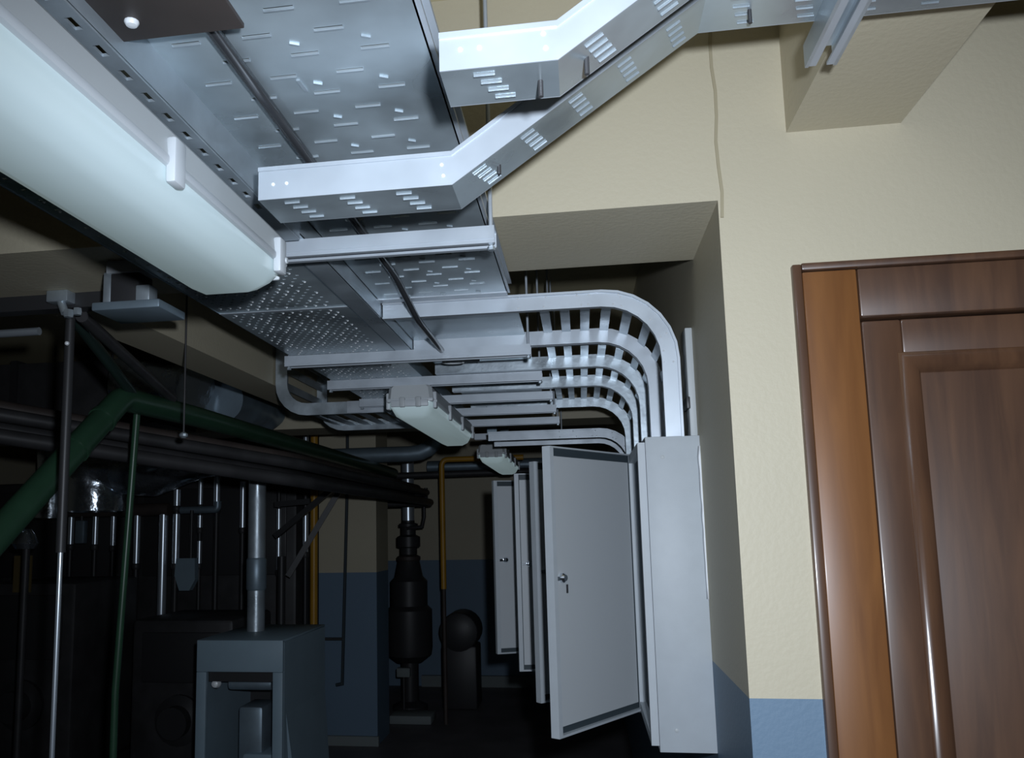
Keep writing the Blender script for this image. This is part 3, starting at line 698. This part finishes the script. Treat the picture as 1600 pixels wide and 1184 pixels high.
# dark boilers
def boiler(x0, x1, y0, y1, h, label):
    t = empty('boiler', ((x0 + x1) / 2, (y0 + y1) / 2, 0), label, 'boiler')
    bx('body', x0, x1, y0, y1, .08, h, DARKP, t, .03)
    bx('plinth', x0 - .03, x1 + .03, y0 - .03, y1 + .03, 0, .08, BLACK, t, .01)
    lathe('burner_flange', ((x0 + x1) / 2, y0, h * .4), [(.16, .01), (.16, -.03), (.10, -.05), (.10, -.12)], BLACK, t, 20, 'y')
    bx('front_door', x0 + .08, x1 - .08, y0 - .02, y0, h * .62, h - .08, BLACK, t, .01)
    return t
boiler(-4.95, -3.70, 6.5, 7.7, 2.05, 'tall dark boiler behind the manifold at the far left')
boiler(-3.62, -2.24, 6.5, 7.7, 2.05, 'tall dark boiler behind the gauge box')
boiler(-4.0, -3.30, 5.2, 6.0, 1.30, 'low dark boiler with a dim ochre plate, below the foil duct')
boiler(-2.95, -2.25, 5.3, 6.0, 1.05, 'low dark boiler behind the grey burner cabinet')
a, b = at(25, 868, Y=5.19), at(50, 925, Y=5.19)
tag(bx('small_plate', a.x, b.x, 5.172, 5.182, b.z, a.z, mat('dim_ochre', (.14, .10, .035), .7)), 'small dim ochre plate on the door of the low dark boiler', 'plate')

# grey burner cabinet with flue
t = empty('burner_cabinet', (-1.65, 4.3, 0), 'grey steel cabinet with open front and silver flue on top', 'cabinet')
x0, x1, y0, y1, zt = -1.872, -1.436, 3.978, 4.65, 1.09
bx('top_panel', x0, x1, y0, y1, zt - .012, zt, MACHS, t, .003)
bx('front_band', x0, x1, y0 - .004, y0 + .02, zt - .15, zt - .001, MACH, t, .004)
for xa, xb in ((x0, x0 + .05), (x1 - .05, x1)): bx('front_post', xa, xb, y0 - .004, y0 + .02, 0, zt - .15, MACH, t, .004)
bx('side_panel', x0, x0 + .01, y0 + .02, y1, 0, zt - .012, MACHS, t)
V = [(x1, y0 + .02, 0), (x1, y1, 0), (x1, y1, zt - .012), (x1, y0 + .02, zt - .012)]; V = V + [(x - .01, y, z) for x, y, z in V]
mesh_obj('side_panel', V, [(0, 1, 2, 3), (7, 6, 5, 4), (0, 4, 5, 1), (1, 5, 6, 2), (2, 6, 7, 3), (3, 7, 4, 0)], MACHS, t)
V = [(x1, y0 + .16, 0), (x1 + .05, y0 + .2, 0), (x1 + .05, y1, 0), (x1, y1, 0), (x1, y0 + .05, .74), (x1, y1, .74)]
mesh_obj('flared_skirt', V, [(0, 1, 4), (1, 2, 5, 4), (2, 3, 5), (0, 4, 5, 3), (0, 3, 2, 1)], MACHS, t)
bx('back_panel', x0 + .01, x1 - .01, y1 - .01, y1, 0, zt - .012, BLACK, t)
lathe('drum', (x0 + .11, y0 + .15, zt - .23), [(.028, 0), (.03, .01), (.03, .21), (.028, .22)], GALVD, t, 16, 'x')
lathe('lamp_knob', (x0 + .075, y0 + .06, zt - .215), [(.022, .01), (.024, 0), (.016, -.02), (.004, -.026)], SPOT, t, 14, 'y')
bx('motor_block', x0 + .13, x0 + .26, y0 + .2, y0 + .4, .45, .74, GALVD, t, .02); bx('gear_box', x0 + .16, x0 + .36, y0 + .18, y0 + .42, .30, .52, MACHS, t, .02)
bx('inner_shelf', x0 + .01, x1 - .01, y0 + .05, y1 - .01, .26, .28, BLACK, t)
bx('inner_hood', x0 + .05, x1 - .05, y0 + .03, y0 + .45, zt - .20, zt - .15, BLACK, t)
c = at(394, 980, Y=4.30)
fx = c.x
tube('flue', [(fx, 4.35, zt - .005), (fx, 4.35, 2.02)], .046, GALV, t, 18)
lathe('flue_collar', (fx, 4.35, 1.30), [(.047, 0), (.053, .01), (.053, .16), (.047, .17)], GALVD, t, 18)

# ochre gas pipes
a = at(491, 740, Y=6.25)
t = empty('gas_pipe', (a.x, 6.25, 0), 'ochre gas pipe standing in front of the pillar', 'pipe', 'ochre gas pipes')
tube('pipe', [(a.x, 6.25, 0), (a.x, 6.25, 2.72)], .029, ORANGE, t); 
bx('clip', a.x - .034, a.x + .034, 6.215, 6.25, at(488, 997, Y=6.25).z - .008, at(488, 997, Y=6.25).z + .008, BLACK, t)
a = at(690, 718, Y=7.2); b = at(745, 716, Y=7.2)
t = empty('gas_pipe', (a.x, 7.2, 0), 'ochre gas pipe with an elbow at the top, away from the pillar', 'pipe', 'ochre gas pipes')
tube('pipe', [(a.x, 7.2, at(690, 920, Y=7.2).z), (a.x, 7.2, a.z), (b.x + .4, 7.2, a.z)], .024, ORANGE, t, 14, .06)
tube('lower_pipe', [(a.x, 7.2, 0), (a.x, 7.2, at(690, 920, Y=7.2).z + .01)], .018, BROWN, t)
# thin cable on the pillar
a, b = at(543, 748, Y=6.44), at(535, 1068, Y=6.44)
t = empty('pillar_conduit', (b.x, 6.44, b.z), 'thin dark conduit clipped to the pillar face', 'conduit')
tube('conduit', [(a.x, 6.438, a.z + .5), (a.x, 6.438, a.z), (b.x, 6.438, b.z), (b.x - .05, 6.438, b.z - .01)], .013, GASK, t, 8)
z = at(510, 998, Y=6.44).z
tube('cross_arm', [(at(500, 998, Y=6.44).x, 6.438, z), (b.x + .01, 6.438, z)], .012, DARKP, t, 8)
# brace bracket
P0 = at(545, 742, Y=6.0); P0.x = min(P0.x, -1.60)
t = empty('brace_bracket', tuple(P0), 'black angle-iron brace bracket in front of the pillar', 'bracket')
for q in ((430, 838), (450, 900)):
    e = at(*q, Y=6.0 if q[0] < 440 else 5.9); v, f = sweep([P0, e], [(-.02, -.02), (.02, -.02), (.02, .02), (-.02, .02)]); mesh_obj('brace', v, f, BLACK, t)
v, f = sweep([at(380, 740, Y=6.0), P0], [(-.022, -.022), (.022, -.022), (.022, .022), (-.022, .022)]); mesh_obj('top_bar', v, f, BLACK, t)
e0, e1 = at(430, 788, Y=6.0), at(485, 783, Y=6.0); v, f = sweep([e0, e1], [(-.02, -.02), (.02, -.02), (.02, .02), (-.02, .02)]); mesh_obj('stub', v, f, BLACK, t)
e0, e1 = at(440, 880, Y=5.95), at(440, 1000, Y=5.95); tube('leg', [(e0.x, 5.95, 0), (e0.x, 5.95, e0.z + .05)], .03, BLACK, t)

# far silver pipe with elbow
a, b = at(518, 713, Y=6.3), at(686, 713, Y=6.3)
pipe('silver_main', [(a.x, 6.3, a.z), (b.x, 6.3, a.z), (b.x, 6.3, 2.72)], .060, GALVD, 'thick galvanised pipe with an elbow turning up behind the middle lamp', .22, n=20)
a = at(600, 745, Y=7.6); pipe('far_dark_pipe', [(-2.6, 7.6, a.z), (.28, 7.6, a.z + .02)], .03, DARKP, 'dark horizontal pipe across the far wall')
a = at(720, 728, Y=8.3); pipe('far_grey_pipe', [(-1.5, 8.3, a.z), (.28, 8.3, a.z)], .06, GALVD, 'dull grey horizontal pipe high on the far wall')
# pump
a = at(637, 735, Y=7.75); b = at(634, 815, Y=7.75); px = a.x; yp = 7.75
t = empty('pump_unit', (px, yp, 0), 'black vertical pump with silver riser and hand lever', 'pump')
tube('riser', [(px, yp, b.z), (px, yp, a.z + .12)], .058, SILVER, t, 18)
lathe('flange', (px, yp, b.z - .05), [(.085, 0), (.09, .005), (.09, .03), (.06, .04), (.06, .06)], BLACK, t, 18)
lathe('valve_body', (px, yp, b.z - .30), [(.08, 0), (.08, .06), (.11, .07), (.11, .16), (.07, .18), (.07, .26)], BLACK, t, 18)
tube('lever', [(px, yp - .08, b.z - .06), (px + .15, yp - .1, b.z - .05), (px + .17, yp - .1, b.z + .04), (px + .17, yp - .1, b.z + .14)], .016, BLACK, t, 8)
lathe('flange', (px, yp, b.z - .36), [(.10, 0), (.11, .01), (.11, .04), (.07, .06)], BROWN, t, 18)
lathe('pump_body', (px, yp, .42), [(.12, 0), (.20, .06), (.21, .12), (.21, .46), (.17, .5), (.17, .72), (.13, .76), (.09, .95)], BLACK, t, 22)
lathe('foot', (px, yp, 0), [(.16, 0), (.16, .04), (.08, .08), (.08, .44)], BLACK, t, 18)
tube('stop_tap', [(px + .1, yp - .02, at(655, 778, Y=7.75).z), (px + .18, yp - .05, at(655, 778, Y=7.75).z), (px + .18, yp - .05, at(655, 778, Y=7.75).z + .09)], .018, BLACK, t, 8)
a = at(628, 1051, Y=7.5); bx('nameplate', a.x - .05, a.x + .07, 7.50, 7.56, a.z - .04, a.z + .04, PALE, t, .01)
tube('nameplate_stem', [(a.x + .01, 7.53, .02), (a.x + .01, 7.53, a.z - .03)], .012, DARKP, t, 8)
tag(bx('floor_block', at(605, 1127, Z=.04).x, at(672, 1127, Z=.04).x, 7.15, 7.40, 0, .07, PALE, None, .01), 'low pale concrete block on the floor before the pump', 'block')
c = at(720, 985, Y=7.9)
t = empty('motor', (c.x, 7.9, 0), 'dark round motor standing behind the second ochre pipe', 'motor')
lathe('casing', (c.x, 7.72, c.z), [(.10, 0), (.17, .03), (.18, .05), (.18, .38), (.14, .42)], BLACK, t, 22, 'y')
bx('pedestal', c.x - .16, c.x + .16, 7.75, 8.1, 0, c.z - .12, BLACK, t, .02)
